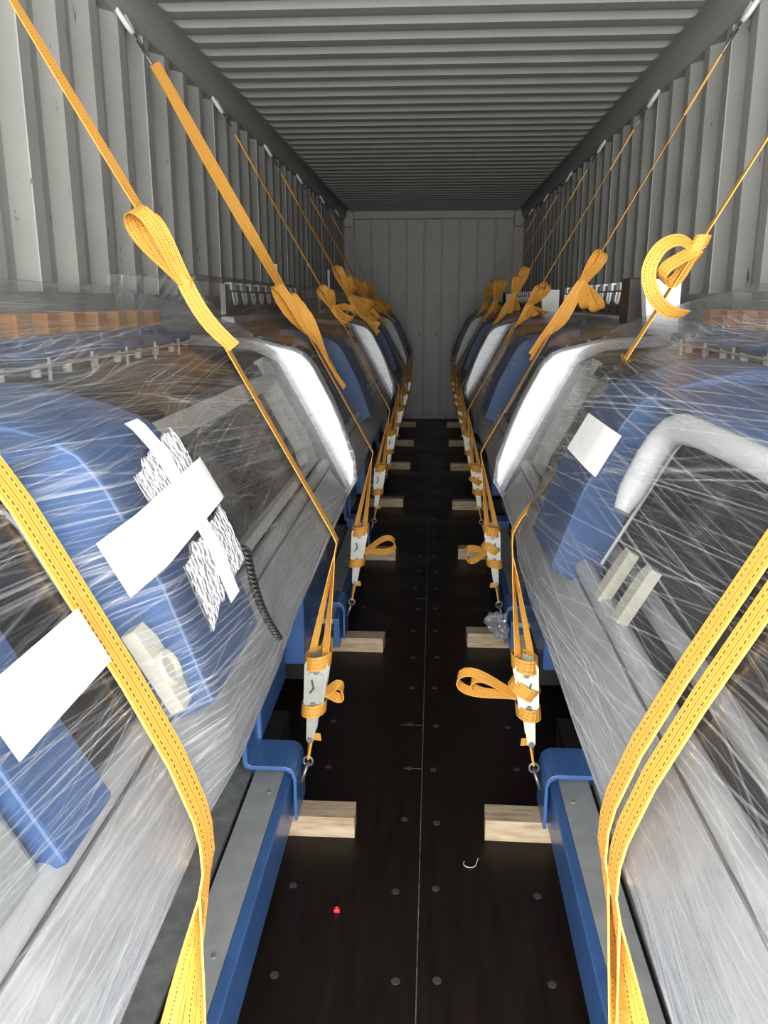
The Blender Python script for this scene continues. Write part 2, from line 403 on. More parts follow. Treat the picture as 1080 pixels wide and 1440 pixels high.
def slope_panel(mb, side, s0, s1, y0, y1, off_fn, th, ns=10, ny=2):
    """solid curved panel lying on the slanted front"""
    ss = [lerp(s0, s1, k / ns) for k in range(ns + 1)]
    outer = [SP(s, off_fn(s)) for s in ss]; inner = [SP(s, off_fn(s) - th) for s in ss]
    pr = outer + inner[::-1]
    mb.prism([(side * a, z) for a, z in pr], y0, y1); return mb
def slope_sheet(mb, side, sy, off_fn, th=0.002, wob=0.0):
    """thin sheet over a list of rows of (s, y)"""
    top = [[W(side, *(lambda q: (q[0], y, q[1]))(SP(s, off_fn(s, y) + random.uniform(-wob, wob)))) for s, y in row] for row in sy]
    bot = [[W(side, *(lambda q: (q[0], y, q[1]))(SP(s, off_fn(s, y) - th)) ) for s, y in row] for row in sy]
    mb.quadgrid(top)
    mb.quadgrid(bot)
    return mb
def ring_frame(mb, side, s0, s1, y0, y1, bs0, bs1, by0, by1, off, th, rad=0.05):
    """rounded rectangular frame on the slope; border widths per edge"""
    def rr(sa, sb, ya, yb, r):
        pts = []
        for cs, cy, a0 in ((sb - r, yb - r, 0), (sb - r, ya + r, 90), (sa + r, ya + r, 180), (sa + r, yb - r, 270)):
            for k in range(6):
                t = math.radians(a0 + 18 * k); pts.append((cs + r * math.cos(t), cy + r * math.sin(t)))
        return pts
    o = rr(s0, s1, y0, y1, rad); i = rr(s0 + bs0, s1 - bs1, y0 + by0, y1 - by1, rad * 0.8)
    def ring(l, of): return [W(side, SP(s, of)[0], y, SP(s, of)[1]) for s, y in l]
    mb.quadgrid([ring(o, off - th), ring(o, off), ring(i, off), ring(i, off - th), ring(o, off - th)], close=True)
    return mb

def make_machine(side, first, cov):
    """one flat knitting machine, local y 0..2.69; cov = local y of the blue cover's wide stile; first = nearest of its row"""
    root = empty('knitting_machine')
    S = side
    P = lambda pr: [(S * a, z) for a, z in pr]
    L = 2.68
    # core body and cabinet
    core = [SP(0.02, -0.09), SP(0.47, -0.09), (0.62, 1.38), (1.06, 1.38), (1.06, 0.62), (0.60, 0.62), (0.40, 0.86)]
    MB().prism(P(core), 0.03, L - 0.02).build('body', 'dark', root)
    MB().box(*sorted((S * 0.60, S * 0.66)), 0.60, 2.25, 0.20, 0.72).build('kick_panel', 'grey', root)
    # leg cabinets
    for y0, y1, a0 in ((0.02, 0.70, 0.43), (2.24, 2.67, 0.48)):
        MB().box(*sorted((S * a0, S * 1.05)), y0, y1, 0.26, 0.86).build('leg_cabinet', 'blue', root, bevel=0.008)
    # base beam and grey tread panel
    MB().box(*sorted((S * 0.372, S * 0.40)), 0.62, 2.30, 0.069, 0.205).build('base_beam', 'blue', root, bevel=0.004)
    MB().box(*sorted((S * 0.503, S * 0.62)), 0.62, 2.26, 0.176, 0.188).build('inner_tray', 'tray_grey', root)
    tp = MB().box(*sorted((S * 0.40, S * 0.486)), 0.62, 2.28, 0.182, 0.203).build('tread_panel', 'grey', root)
    for yy in (0.9, 1.45, 2.06):
        MB().cyl((S * 0.425, yy, 0.204), (0, 0, 1), 0.006, 0.006, 8).build('screw', 'zinc', tp)
    MB().box(*sorted((S * 0.46, S * 1.05)), 0.30, 2.60, 0.069, 0.172).build('base_frame', 'dark', root)
    # Z brackets at the two feet, each with a lashing eye
    for yc in (0.74, 2.17):
        br = []
        outer = [(0.492, 0.60), (0.492, 0.276), (0.49, 0.268), (0.482, 0.264), (0.385, 0.264), (0.368, 0.258), (0.358, 0.245), (0.352, 0.225), (0.352, 0.09)]
        inner = [(0.362, 0.09), (0.362, 0.222), (0.368, 0.24), (0.385, 0.251), (0.488, 0.251), (0.502, 0.258), (0.506, 0.275), (0.506, 0.60)]
        if yc < 1: outer = outer[1:]; inner = inner[:-1]
        b = MB().prism(P(outer + inner), yc - 0.075, yc + 0.075).build('foot_bracket', 'blue', root, bevel=0.002)
        MB().box(*sorted((S * 0.362, S * 0.50)), yc + 0.02, yc + 0.03, 0.09, 0.25).build('gusset', 'blue', b)
        ring = [(S * (0.340 - 0.011 * math.sin(t)), yc + 0.022 * math.cos(t), 0.205 + 0.03 * math.sin(t)) for t in [2 * math.pi * k / 14 for k in range(14)]]
        MB().tube(ring, 0.006, 6, close=True).build('lashing_eye', 'steel', b)
    # proud end panels
    endp = [(0.275, 0.895), (0.245, 0.955)] + [SP(s, pw(s, BOFF)) for s in (0.05, 0.12, 0.2, 0.28, 0.36, 0.40, 0.43, 0.455, 0.48)] + [(0.58, 1.425), (0.80, 1.44), (0.80, 0.86), (0.42, 0.86)]
    MB().prism(P(endp), 0.02, 0.13).build('end_panel', 'white', root, bevel=0.006)
    end2 = [(0.30, 0.90), SP(0.0, -0.01), SP(0.25, 0.0), SP(0.47, 0.0), (0.56, 1.40), (0.80, 1.42), (0.80, 0.86), (0.45, 0.86)]
    MB().prism(P(end2), L - 0.07, L).build('end_panel', 'dark', root, bevel=0.006)
    # lip tray and guide rails
    lip = [(0.30, 0.875), (0.262, 0.90), (0.250, 0.935), SP(0.005, -0.004), SP(0.095, -0.012), SP(0.095, -0.03), (0.33, 0.89)]
    MB().prism(P(lip), 0.13, L - 0.07).build('lip_tray', 'rail_grey', root)
    MB().tube([W(S, SP(0.118, -0.018)[0], yy, SP(0.118, -0.018)[1]) for yy in (0.13, L - 0.08)], 0.018, 12).build('guide_tube', 'rail_grey', root)
    c = SP(0.17, -0.055); MB().box(*sorted((S * (c[0] - 0.012), S * (c[0] + 0.012))), 0.14, L - 0.08, c[1] - 0.012, c[1] + 0.012).build('guide_rail', 'rail_grey', root)
    # fixed window between cover and grey frame
    pb = 0.250 if (first and S > 0) else 0.135
    MB().prism(P([SP(pb, -0.034), SP(0.49, -0.034), SP(0.49, -0.040), SP(pb, -0.040)]), 0.13, L - 0.08).build('window_pane', 'glass', root)
    # grey framed door at the far end
    gf = ring_frame(MB(), S, 0.10, 0.50, cov[1] + 0.04, 2.585, 0.03, 0.055, 0.04, 0.14, -0.004, 0.035, 0.05).build('door_frame', 'frame_grey', root)
    # blue sliding cover: near stile, wide proud far stile, top rail
    y0, y1 = cov
    off = lambda s: pw(s, BOFF)
    cf = slope_panel(MB(), S, 0.085, 0.47, y0, y1, off, 0.10, 14).build('cover_stile', 'blue', root, bevel=0.004)
    tz = [(SP(0.463, 0.045)), SP(0.475, 0.043), SP(0.495, 0.02), (0.56, 1.405), (0.60, 1.40), SP(0.46, -0.04), SP(0.455, 0.0)]
    if first: MB().prism(P(tz), y0 - 0.62, y0 + 0.002).build('cover_top_rail', 'blue', root)
    MB().prism(P([SP(0.47, 0.045), SP(0.50, 0.02), (0.60, 1.43), (0.66, 1.43), (0.66, 1.36), SP(0.46, -0.02)]), y0, y1).build('cover_cap', 'blue', root, bevel=0.004)
    if S < 0 and first: slope_panel(MB(), S, 0.12, 0.45, y0 - 0.345, y0 - 0.235, lambda s: 0.012, 0.03, 6).build('cover_stile', 'blue', root, bevel=0.004)
    rim = [(0.15, y0 - 0.045), (0.40, y0 - 0.045), (0.425, y0 - 0.055), (0.437, y0 - 0.09), (0.437, y0 - 0.40)]
    MB().tube([W(S, SP(s, -0.026)[0], yy, SP(s, -0.026)[1]) for s, yy in rim], 0.0035, 6).build('window_rim', 'white', root)
    # upper deck
    MB().box(*sorted((S * 0.60, S * 1.06)), 0.05, L - 0.03, 1.36, 1.40).build('top_deck', 'dark', root)
    MB().box(*sorted((S * 0.98, S * 1.05)), 0.05, L - 0.03, 1.40, 1.575).build('rear_beam', 'grey', root)
    if first:
        for z in (1.400, 1.355): MB().tube([(S * 0.72, 0.3, z + 0.03), (S * 0.72, L - 0.1, z + 0.03)], 0.0035, 6).build('yarn_rail', 'rail_grey', root)
        post = None
        for k in range(9):
            yy = 0.75 + 0.21 * k
            MB().cyl((S * 0.72, yy, 1.40), (0, 0, 1), 0.004, 0.09, 6).build('rail_post', 'rail_grey', root)
        cup = None
        for k in range(15):
            yy = 0.60 + 0.145 * k
            rows = []
            for r, z in ((0.005, 1.425), (0.040, 1.425), (0.054, 1.435), (0.056, 1.452), (0.052, 1.455), (0.040, 1.445), (0.005, 1.443)):
                rows.append([(S * 0.80 + r * math.cos(2 * math.pi * q / 16), r * math.sin(2 * math.pi * q / 16), z) for q in range(16)])
            if cup is None:
                mb = MB().quadgrid(rows, close=True); mb.smooth = True
                cup = mb.build('feeder_cup', 'blue', root)
                sp = MB().box(*sorted((S * 0.845, S * 0.885)), -0.035, 0.035, 1.475, 1.525).build('yarn_guide', 'orange', cup, bevel=0.006)
                st = MB().box(*sorted((S * 0.83, S * 0.90)), -0.05, 0.05, 1.44, 1.475).build('guide_holder', 'blue', cup, bevel=0.008)
                pin = MB().cyl((S * 0.76, 0.0, 1.42), (0, 0, 1), 0.010, 0.03, 8).build('knob', 'white', cup)
                cup.location = (0, yy, 0)
            else:
                c2 = copy_tree(cup, root); c2.location = (0, yy, 0)
    else:
        yb = MB().box(*sorted((S * 0.78, S * 0.80)), 0.50, 2.35, 1.50, 1.615).build('yarn_board', 'steel', root)
        cl = None
        for k in range(10):
            yy = 0.62 + 0.175 * k
            if cl is None:
                pts = [(S * 0.774, -0.028, 1.585), (S * 0.770, -0.028, 1.555), (S * 0.770, -0.015, 1.54), (S * 0.770, 0.015, 1.54), (S * 0.770, 0.028, 1.555), (S * 0.774, 0.028, 1.585)]
                cl = MB().tube(pts, 0.005, 6).build('yarn_clip', 'white', yb)
                tb = MB().box(*sorted((S * 0.772, S * 0.80)), -0.04, 0.04, 1.592, 1.622).build('clip_tab', 'white', yb)
                hb = MB().cyl((S * 0.777, 0.0, 1.515), (1, 0, 0), 0.012, 0.008, 8).build('grommet', 'black', yb)
                for o in (cl, tb, hb): o.location = (0, yy, 0)
            else:
                for src in (cl, tb, hb): o = src.copy(); COL.objects.link(o); o.parent = yb; o.location = (0, yy, 0)
        MB().box(*sorted((S * 0.75, S * 0.80)), 0.50, 2.35, 1.470, 1.492).build('board_ledge', 'rail_grey', root)
        if S > 0: MB().box(*sorted((S * 0.72, S * 0.82)), 0.36, 0.50, 1.42, 1.63).build('terminal_box', 'dark', root, bevel=0.006)
        if S > 0: wp = MB().prism(P([(0.74, 1.44), (0.84, 1.44), (0.84, 1.62), (0.72, 1.62)]), 0.14, 0.20).build('bracket_plate', 'white', root)
    return root

def film(root, side, L, offtab, top_prof, mtl, ny, wr, end_near=True, seed=0.0, skirt=0.885):
    """stretch film following the machine outline; offtab gives how far the blocks beneath push it out along the length"""
    S = side
    rows = []; uvs = []
    ys = [lerp(-0.012, L + 0.012, k / ny) for k in range(ny + 1)]
    for yy in ys:
        o = pw(yy, offtab)
        pr = [(0.300, skirt - 0.02), (0.272, skirt + 0.005)]
        ns = 26
        for k in range(ns + 1):
            s = lerp(0.0, 0.50, k / ns)
            sh = pw(s, [(0, 0.30), (0.08, 0.72), (0.25, 1.0), (0.42, 1.05), (0.46, 0.95), (0.50, 0.62)])
            pr.append(SP(s, 0.004 + o * sh))
        q = pr[-1]
        tp = [q] + top_prof
        for (a0, z0), (a1, z1) in zip(tp, tp[1:]):
            for k in range(1, 5): pr.append((lerp(a0, a1, k / 4), lerp(z0, z1, k / 4)))
        row = []; uv = []; d = 0
        for i, (a, z) in enumerate(pr):
            if i: d += math.hypot(a - pr[i - 1][0], z - pr[i - 1][1])
            nz = noise.noise((yy * 2.2 + seed, d * 9 + yy * 1.0, seed)) + 0.6 * noise.noise((yy * 4 + seed, d * 24 - yy * 4, 5 + seed))
            w = wr * nz
            row.append((S * (a - 0.878 * w), yy, z + 0.479 * w)); uv.append((yy + seed, d))
        rows.append(row); uvs.append(uv)
    mb = MB().quadgrid(rows, uvs)
    for r, uvr, yy in ((rows[0], uvs[0], ys[0]), (rows[-1], uvs[-1], ys[-1])):     # wrapped ends
        inn = [(S * min(abs(p[0]) + 0.35, 1.09), yy, min(p[2], 1.35)) for p in r]
        inn[0] = (S * 0.5, yy, 0.60); 
        mb.quadgrid([r, inn], [uvr, [(u + 0.35, v) for u, v in uvr]])
    mb.smooth = True
    o = mb.build('stretch_film', mtl, root)
    return o

TOP1 = [(0.60, 1.475), (0.80, 1.545), (1.00, 1.60), (1.10, 1.605)]
TOP2L = [(0.58, 1.45), (0.72, 1.56), (0.752, 1.637), (1.04, 1.637)]
TOP2 = [(0.56, 1.44), (0.66, 1.470), (0.77, 1.485)]
Y0S = [0.0, 2.765, 5.535, 8.305]
machines = {}
OFF_L1 = [(0, 0.07), (0.13, 0.075), (0.5, 0.06), (0.80, 0.044), (0.86, 0.044), (0.955, 0.080), (1.26, 0.080), (1.5, 0.035), (2.08, -0.004), (2.16, -0.004), (2.35, 0.004), (2.68, 0.004)]
OFF_R1 = [(0, 0.07), (0.13, 0.075), (0.5, 0.06), (0.74, 0.044), (0.90, 0.044), (1.25, 0.060), (1.54, 0.080), (1.88, 0.080), (2.05, 0.02), (2.16, 0.004), (2.35, 0.004), (2.68, 0.004)]
OFF_2 = [(0, 0.072), (0.14, 0.076), (0.30, 0.045), (0.70, -0.004), (0.80, -0.004), (0.97, 0.072), (1.25, 0.072), (1.6, 0.035), (2.10, -0.004), (2.20, -0.004), (2.4, 0.01), (2.68, 0.006)]
for side in (-1, 1):
    cov = (0.97, 1.25) if side < 0 else (1.56, 1.86)
    m1 = make_machine(side, True, cov); m1.location = (0, Y0S[0], 0)
    film(m1, side, 2.68, OFF_L1 if side < 0 else OFF_R1, TOP1, 'film', 180, 0.0035, seed=3.1 + side)
    m2 = make_machine(side, False, (0.97, 1.25))
    film(m2, side, 2.68, OFF_2, TOP2L if side < 0 else TOP2, 'film_deep', 120, 0.005, seed=11.7 + side)
    machines[side] = [m1, m2]
    for k in (2, 3): machines[side].append(copy_tree(m2))
    for k in (1, 2, 3): machines[side][k].location = (0, Y0S[k], 0)
for side in (-1, 1):
    for o in machines[side][3].children:
        if o.name.startswith('end_panel') and o.data.materials[0] is M['white']:
            o.data = o.data.copy(); o.data.materials[0] = M['grey']
mdesc = {
 (-1, 0): 'film-wrapped blue knitting machine with bubble wrap taped to its cover',
 (1, 0): 'film-wrapped blue knitting machine with a white handle bar and two cream latches',
}
for side in (-1, 1):
    for k in range(4):
        lab = mdesc.get((side, k))
        if not lab:
            lab = 'film-wrapped knitting machine, %s from the end wall in the %s' % (ORD[3 - k], ROWN[side])
        tag(machines[side][k], lab, 'machine', 'knitting machines wrapped in stretch film')

# extras on the nearest machines
m1l, m1r = machines[-1][0], machines[1][0]
def latch(root, side, s, y, sc=1.0, lift=0.02, cup=True):
    def q(ds, dy, o): p = SP(s + ds, o + lift); return W(side, p[0], y + dy, p[1])
    pl = [(-0.075, -0.028), (-0.075, 0.012), (-0.04, 0.028), (0.045, 0.028), (0.08, 0.012), (0.08, -0.028)]
    mb = MB(); a = [q(ds * sc, dy * sc, -0.015) for ds, dy in pl]; b = [q(ds * sc, dy * sc, 0.004) for ds, dy in pl]
    mb.quadgrid([a, b], close=True); mb.poly(a); mb.poly(b)
    o = mb.build('latch', 'cream', root, bevel=0.003)
    if not cup: return o
    rows = []
    for r, of in ((0.032, 0.004), (0.031, 0.010), (0.025, 0.011), (0.020, 0.005)):
        rows.append([q(r * sc * math.cos(2 * math.pi * k / 18) - 0.005, r * sc * math.sin(2 * math.pi * k / 18), of) for k in range(18)])
    mb = MB().quadgrid(rows, close=True); mb.poly(rows[-1]); mb.smooth = True
    mb.build('latch_cup', 'cream', o)
    return o
latch(m1l, -1, 0.170, 0.930, 0.75, 0.03)
latch(m1r, 1, 0.170, 1.36, 0.65, 0.0, False); latch(m1r, 1, 0.180, 1.24, 0.65, 0.0, False)
# white tubular handle on the right machine's cover
hp = []
for s, y in [(0.265, 1.42), (0.30, 1.43), (0.37, 1.445), (0.40, 1.44), (0.425, 1.42), (0.437, 1.38), (0.442, 1.30), (0.445, 1.1), (0.445, 0.92)]:
    q = SP(s, 0.028); hp.append((q[0], y, q[1]))
MB().tube(hp, [0.014, 0.024, 0.026, 0.026, 0.026, 0.026, 0.024, 0.022, 0.022], 10).build('handle_bar', 'white', m1r)
# coiled cable on the left machine's cover
cp = []
for k in range(160):
    t = k / 159; s = lerp(0.20, 0.045, t); q = SP(s, 0.082 - 0.03 * t)
    cp.append((-(q[0] + 0.006 * math.cos(k * 0.9)), 1.265 - 0.03 * math.sin(t * 3.1) + 0.008 * math.sin(k * 0.9), q[1] + 0.004 * math.cos(k * 0.9)))
MB().tube(cp, 0.0028, 5).build('coiled_cable', 'black', m1l)
# grey box and bar behind the film, near end of the left machine
slope_panel(MB(), -1, 0.13, 0.40, 0.42, 0.615, lambda s: 0.0, 0.05, 4).build('side_box', 'grey', m1l, bevel=0.01)
boff = lambda s, y: pw(s, BOFF) * pw(y, [(0.955, 0.25), (0.972, 1.0), (1.25, 1.0), (1.27, 0.2)]) + 0.004
def grid_sy(s0, s1, y0, y1, n=12, k=8, sh=0.0, rag=0.0):
    return [[(lerp(s0, s1, i / n) + sh * (j / k - 0.5) + (random.uniform(-rag, rag) if i in (0, n) else 0), lerp(y0, y1, j / k)) for i in range(n + 1)] for j in range(k + 1)]
o = slope_sheet(MB(), -1, grid_sy(0.325, 0.405, 1.02, 1.235, 14, 12, 0.03, 0.008), lambda s, y: boff(s, y) + 0.017, 0.004, 0.0012).build('bubble_wrap_sheet', 'bubble', smooth=True)
tag(o, 'upper bubble wrap patch taped to the blue machine cover', 'bubble wrap', 'bubble wrap patches')
o = slope_sheet(MB(), -1, grid_sy(0.180, 0.275, 1.01, 1.245, 14, 12, 0.03, 0.008), lambda s, y: boff(s, y) + 0.017, 0.004, 0.0012).build('bubble_wrap_sheet', 'bubble', smooth=True)
tag(o, 'lower bubble wrap patch taped to the blue machine cover, below the wide tape', 'bubble wrap', 'bubble wrap patches')
o = slope_sheet(MB(), -1, grid_sy(0.165, 0.455, 1.105, 1.155, 24, 3, 0.0), lambda s, y: boff(s, y) + 0.020, 0.001).build('tape_strip', 'tape', smooth=True)
tag(o, 'narrow white tape strip running down the bubble wrap', 'tape')
ysn = [0.885 + 0.389 * k / 18 for k in range(19)]
o = slope_sheet(MB(), -1, [[(lerp(0.275, 0.348, i / 8) + 0.05 * (y - 0.97), y) for i in range(9)] for y in ysn],
                lambda s, y: pw(y, [(0.885, 0.067), (0.955, 0.0945), (1.255, 0.0965), (1.274, 0.092)]), 0.001).build('tape_strip', 'tape', smooth=True)
tag(o, 'wide white tape band across the bubble wrap on the blue cover', 'tape')
o = slope_sheet(MB(), -1, [[(lerp(0.238, 0.302, i / 4), y) for i in range(5)] for y in (0.58, 0.64, 0.71, 0.775)], lambda s, y: 0.068, 0.001).build('paper_sheet', 'paper', smooth=True)
tag(o, 'blank white paper sheet stuck on the cover beside the cream latch', 'paper')
o = slope_sheet(MB(), 1, [[(lerp(0.29, 0.375, i / 6), y) for i in range(7)] for y in (1.47, 1.505, 1.54, 1.60, 1.68, 1.75)],
                lambda s, y: pw(y, [(1.47, 0.086), (1.54, 0.0935), (1.9, 0.0935)]), 0.001).build('tape_strip', 'tape', smooth=True)
tag(o, 'white tape band around the blue cover beside the white handle bar', 'tape')

# white uprights standing at the rear of the row
for side, yy, z1, lab in ((-1, 6.2, 1.81, 'tall white upright bar standing behind the wrapped machines, nearer the doors'),
                          (-1, 9.32, 1.88, 'tall white upright bar standing behind the wrapped machines, nearer the end wall')):
    mb = MB().box(side * 1.135, side * 1.112, yy - 0.012, yy + 0.012, 0.0, z1)
    mb.box(side * 1.14, side * 1.105, yy - 0.05, yy + 0.05, 0.0, 0.012)
    tag(mb.build('upright_bar', 'white'), lab, 'bar', 'white uprights')

# ------------------------------------------------------------------ wooden dunnage blocks
for side in (-1, 1):
    ys = [2.15, 3.50, 4.88, 6.25, 7.74, 9.05, 10.45] if side < 0 else [2.16, 3.58, 4.93, 6.19, 7.71, 9.05, 10.45]
    for k, y in enumerate(ys):
        a0 = 0.19 + random.uniform(-0.012, 0.012)
        mb = MB()
        ny = 2
        e = random.uniform(-0.012, 0.012)
        mb.v = []; pr = [(side * a0, y), (side * 0.95, y + e), (side * 0.95, y + e + 0.082), (side * (a0 + random.uniform(-.006, .006)), y + 0.082)]
        bot = [(x, yy, 0.0005) for x, yy in pr]; top = [(x, yy, 0.068) for x, yy in pr]
        mb.quadgrid([bot, top], close=True); mb.poly(bot); mb.poly(top)
        o = mb.build('wood_block', 'wood', bevel=0.003)
        tag(o, 'rough wooden dunnage block, %s from the end wall, under the %s' % (ORD[len(ys) - 1 - k], ROWN[side]), 'wood block', 'wooden blocks under the machines')

# ------------------------------------------------------------------ ratchet straps
SHAPE = [(0, 0.30), (0.08, 0.72), (0.25, 1.0), (0.42, 1.05), (0.46, 0.95), (0.50, 0.62)]
def drape(side, p):
    """move a point that would sink into a wrapped machine out onto its film; points well clear stay put"""
    k = max(i for i in range(4) if p.y >= Y0S[i] - 0.04 or i == 0)
    tab = (OFF_L1 if side < 0 else OFF_R1) if k == 0 else OFF_2
    top = TOP1 if k == 0 else (TOP2L if side < 0 else TOP2)
    a = side * p.x; z = p.z; o = pw(p.y - Y0S[k], tab); wr = 0.011
    s_ = (a - LIP[0]) * TX + (z - LIP[1]) * TZ; off = -(a - LIP[0]) * TZ + (z - LIP[1]) * TX
    soft = lambda d: d if d > 0.04 else 0.04 * math.exp((d - 0.04) / 0.04)
    edge = SP(0.50, 0.004 + o * 0.62)
    best = []
    if s_ > -0.05:                                       # distance outside the slanted front
        d = off - (0.004 + o * pw(s_, SHAPE) + wr); best.append((d, 'f'))
    d = z - (pw(a, [edge] + top) + wr); best.append((d, 't'))      # height above the top
    d, w = max(best)
    if d > 0.04: return p
    m_ = soft(d) - d
    if w == 'f': return Vector((side * (a - TZ * m_), p.y, z + TX * m_))
    return Vector((p.x, p.y, z + m_))
def teardrop(base, e1, e2, Ln, Wd, n=22, skew=0.0):
    pts = []
    for k in range(n + 1):
        th = 2 * math.pi * k / n
        y = Ln * (1 - math.cos(th)) / 2; x = Wd * math.sin(th) * (1 - math.cos(th)) / 1.3 + skew * y
        pts.append(base + e1 * y + e2 * x)
    return pts
def wrap_ring(mb, c, ax, ra, rb, ea, wid, tilt=0.0, n=18):
    """webbing band around an axis"""
    ax = ax.normalized(); ea = (ea - ax * ea.dot(ax)).normalized(); eb = ax.cross(ea)
    pts = []; dirs = []
    for k in range(n + 1):
        t = 2 * math.pi * k / n
        pts.append(c + ea * ra * math.cos(t) + eb * rb * math.sin(t) + ax * tilt * math.cos(t)); dirs.append(ax)
    mb.ribbon(pts, wid, dirs)
def make_strap(side, yr, yb, idx, st):
    S = side
    root = empty('ratchet_strap', (S * 0.345, yb, 0.20))
    org = Vector(root.location)
    V = lambda a, y, z: Vector((S * a, y, z)) - org
    wd = st.get('w', 0.040)
    Yh = Vector((0, 1, 0))
    pr = V(1.092, yr, 2.505); pc = V(*st.get('contact', (0.545, yb, 1.497)))
    # snap hook at the ring
    d = (pc - pr).normalized(); hk = []
    nrm = d.cross(Yh).normalized()
    for k in range(14):
        t = lerp(-2.4, math.pi, k / 13)
        hk.append(pr + d * (0.028 + 0.03 * math.sin(t) * (1 if t > 0 else 0.9)) + Yh * 0.018 * math.cos(t))
    hk += [pr + d * 0.10 - Yh * 0.012, pr + d * 0.13]
    MB().tube(hk, 0.005, 6).build('hook', 'steel', root)
    # upper run
    phi = st.get('phi', 0.0)
    perp = d.cross(Yh).normalized()
    start = pr + d * 0.115
    n = 10; pts = [start.lerp(pc, k / n) for k in range(n + 1)]
    dirs = []
    for k in range(n + 1):
        f = phi * (1 - max(0, (k / n - 0.6) / 0.4)); dirs.append(Yh * math.cos(f) + perp * math.sin(f))
    tp_ = [wd * min(1, 0.35 + 1.9 * k / n) for k in range(n + 1)]
    mb = MB(); mb.ribbon(pts, tp_, dirs)
    if st.get('double'): mb.ribbon([p + d.cross(dirs[0]) * 0.006 + dirs[0] * 0.012 for p in pts], wd * 0.9, dirs)
    mb.ribbon([start, start + d * 0.22], wd * 0.5, [dirs[0]] * 2, th=0.007)
    # over the slanted front
    lip = V(0.240, yb, 0.945)
    top = pc
    if not st.get('under'):
        offs = st.get('offs', [(0, 0.010), (1, 0.010)])
        pts = [top]
        for s in (0.56, 0.50, 0.42, 0.30, 0.20, 0.10, 0.03, 0.0):
            q = SP(s, pw(s, offs)); pts.append(V(q[0], yb, q[1]))
        pts += [V(0.228, yb, 0.925), V(0.234, yb, 0.895)]
        mb.ribbon(pts, wd, [Yh] * len(pts))
        mt2 = MB() if st.get('twin') else None
        if mt2: mt2.ribbon([p + Yh * st['twin'] + Vector((0, 0, 0.002)) for p in pts], wd, [Yh] * len(pts))
    else:
        pts = [top] + [V(SP(s, o)[0], yb, SP(s, o)[1]) for s, o in ((0.53, 0.012), (0.516, -0.006), (0.508, -0.046), (0.485, -0.062), (0.40, -0.064), (0.255, -0.064), (0.232, -0.052), (0.205, -0.012), (0.185, 0.004), (0.12, 0.007), (0.07, 0.011), (0.045, 0.015), (0.0, 0.013))] + [V(0.238, yb, 0.925), V(0.240, yb, 0.895)]
        mb.ribbon(pts, wd, [Yh] * len(pts))
    # two strands down to the ratchet
    R0 = V(0.285, yb, 0.595); R1 = V(0.302, yb, 0.43); ye = Y0S[idx // 2] + (0.74, 2.17)[idx % 2]; eye = V(0.327, ye, 0.252)
    fz = 0.2 if S < 0 else -0.2
    lo = pts[-1]
    tw = st.get('tw', 1.1); sw = [wd * (1 - 0.45 * min(1, k / 3)) for k in range(9)] if not st.get('tw') else wd * 0.9
    for dy, k0 in ((-0.012, 1), (0.018, -1)):
        pp = [lo.lerp(R0 + Yh * dy + Vector((-S * 0.020 * k0, 0, 0.0)), k / 8) for k in range(9)]
        dd = [Yh * math.cos(tw * k / 8) + Vector((S, 0, 0)) * math.sin(tw * k / 8) * k0 for k in range(9)]
        mb.ribbon(pp, sw, dd)
        if st.get('twin'): mt2.ribbon([p + Yh * st['twin'] * (1 - k / 8 * 0.7) for k, p in enumerate(pp)], sw, dd)
    # short lower strand to the machine's eye, with stub end
    mb.build('webbing', 'web', root)
    if st.get('twin'): mt2.build('webbing', 'web', root)
    mb = MB(); pp = [R1, R1.lerp(eye, 0.5), eye]
    mb.ribbon(pp, [wd * 0.8, wd * 0.7, wd * 0.55], [Yh * 0.7 + Vector((S, 0, 0)) * 0.6, Yh * 0.85 + Vector((S, 0, 0)) * 0.4, Yh], th=0.006)
    stub = R1.lerp(eye, 0.55)
    mb.ribbon([stub, stub + Vector((-S * 0.03 * st.get('stub', 1), -0.012, 0.004))], 0.022, [Vector((0, 0, 1))] * 2)
    mb.build('anchor_webbing', 'web', root)
    # hook at the eye
    hc = V(0.329, ye, 0.2405)                            # closed hook linked through the top of the eye
    MB().tube([hc + Vector((0.0135 * math.cos(t), 0.0, 0.0145 * math.sin(t))) for t in [2 * math.pi * k / 14 for k in range(14)]], 0.0045, 6, close=True).build('lower_hook', 'steel', root)
    # ratchet
    mtl = st.get('metal', 'zinc')
    ax = (R1 - R0).normalized(); sx = Vector((S, 0, 0)); sx = (sx - ax * sx.dot(ax)).normalized()
    def plate(y, l0, l1, w0, w1, th):
        pts2 = []
        for k in range(7): t = math.pi * k / 6; pts2.append((l0 - w0 * math.sin(t) * 0.6, -w0 * math.cos(t)))
        for k in range(7): t = math.pi * k / 6; pts2.append((l1 + w1 * math.sin(t) * 0.6, w1 * math.cos(t)))
        a = [R0 + ax * l + sx * w + Yh * y for l, w in pts2]; b = [R0 + ax * l + sx * w + Yh * (y + th) for l, w in pts2]
        m_ = MB().quadgrid([a, b], close=True); m_.poly(a); m_.poly(b); return m_
    body = MB()
    body.cyl(R0 + ax * 0.035, Yh, 0.017, 0.052); body.cyl(R0 + ax * 0.135, Yh, 0.008, 0.056)
    rb = body.build('ratchet_buckle', 'steel', root)
    for y in (-0.029, 0.026):
        plate(y, 0.02, 0.135, 0.034, 0.028, 0.003).build('side_plate', mtl, rb)
    for y in (-0.034, 0.031):
        hd = plate(y, 0.05, 0.245, 0.022, 0.011, 0.003).build('lever_arm', mtl, rb)
    MB().cyl(R0 + ax * 0.245, Yh, 0.009, 0.066).build('lever_grip', mtl, rb)
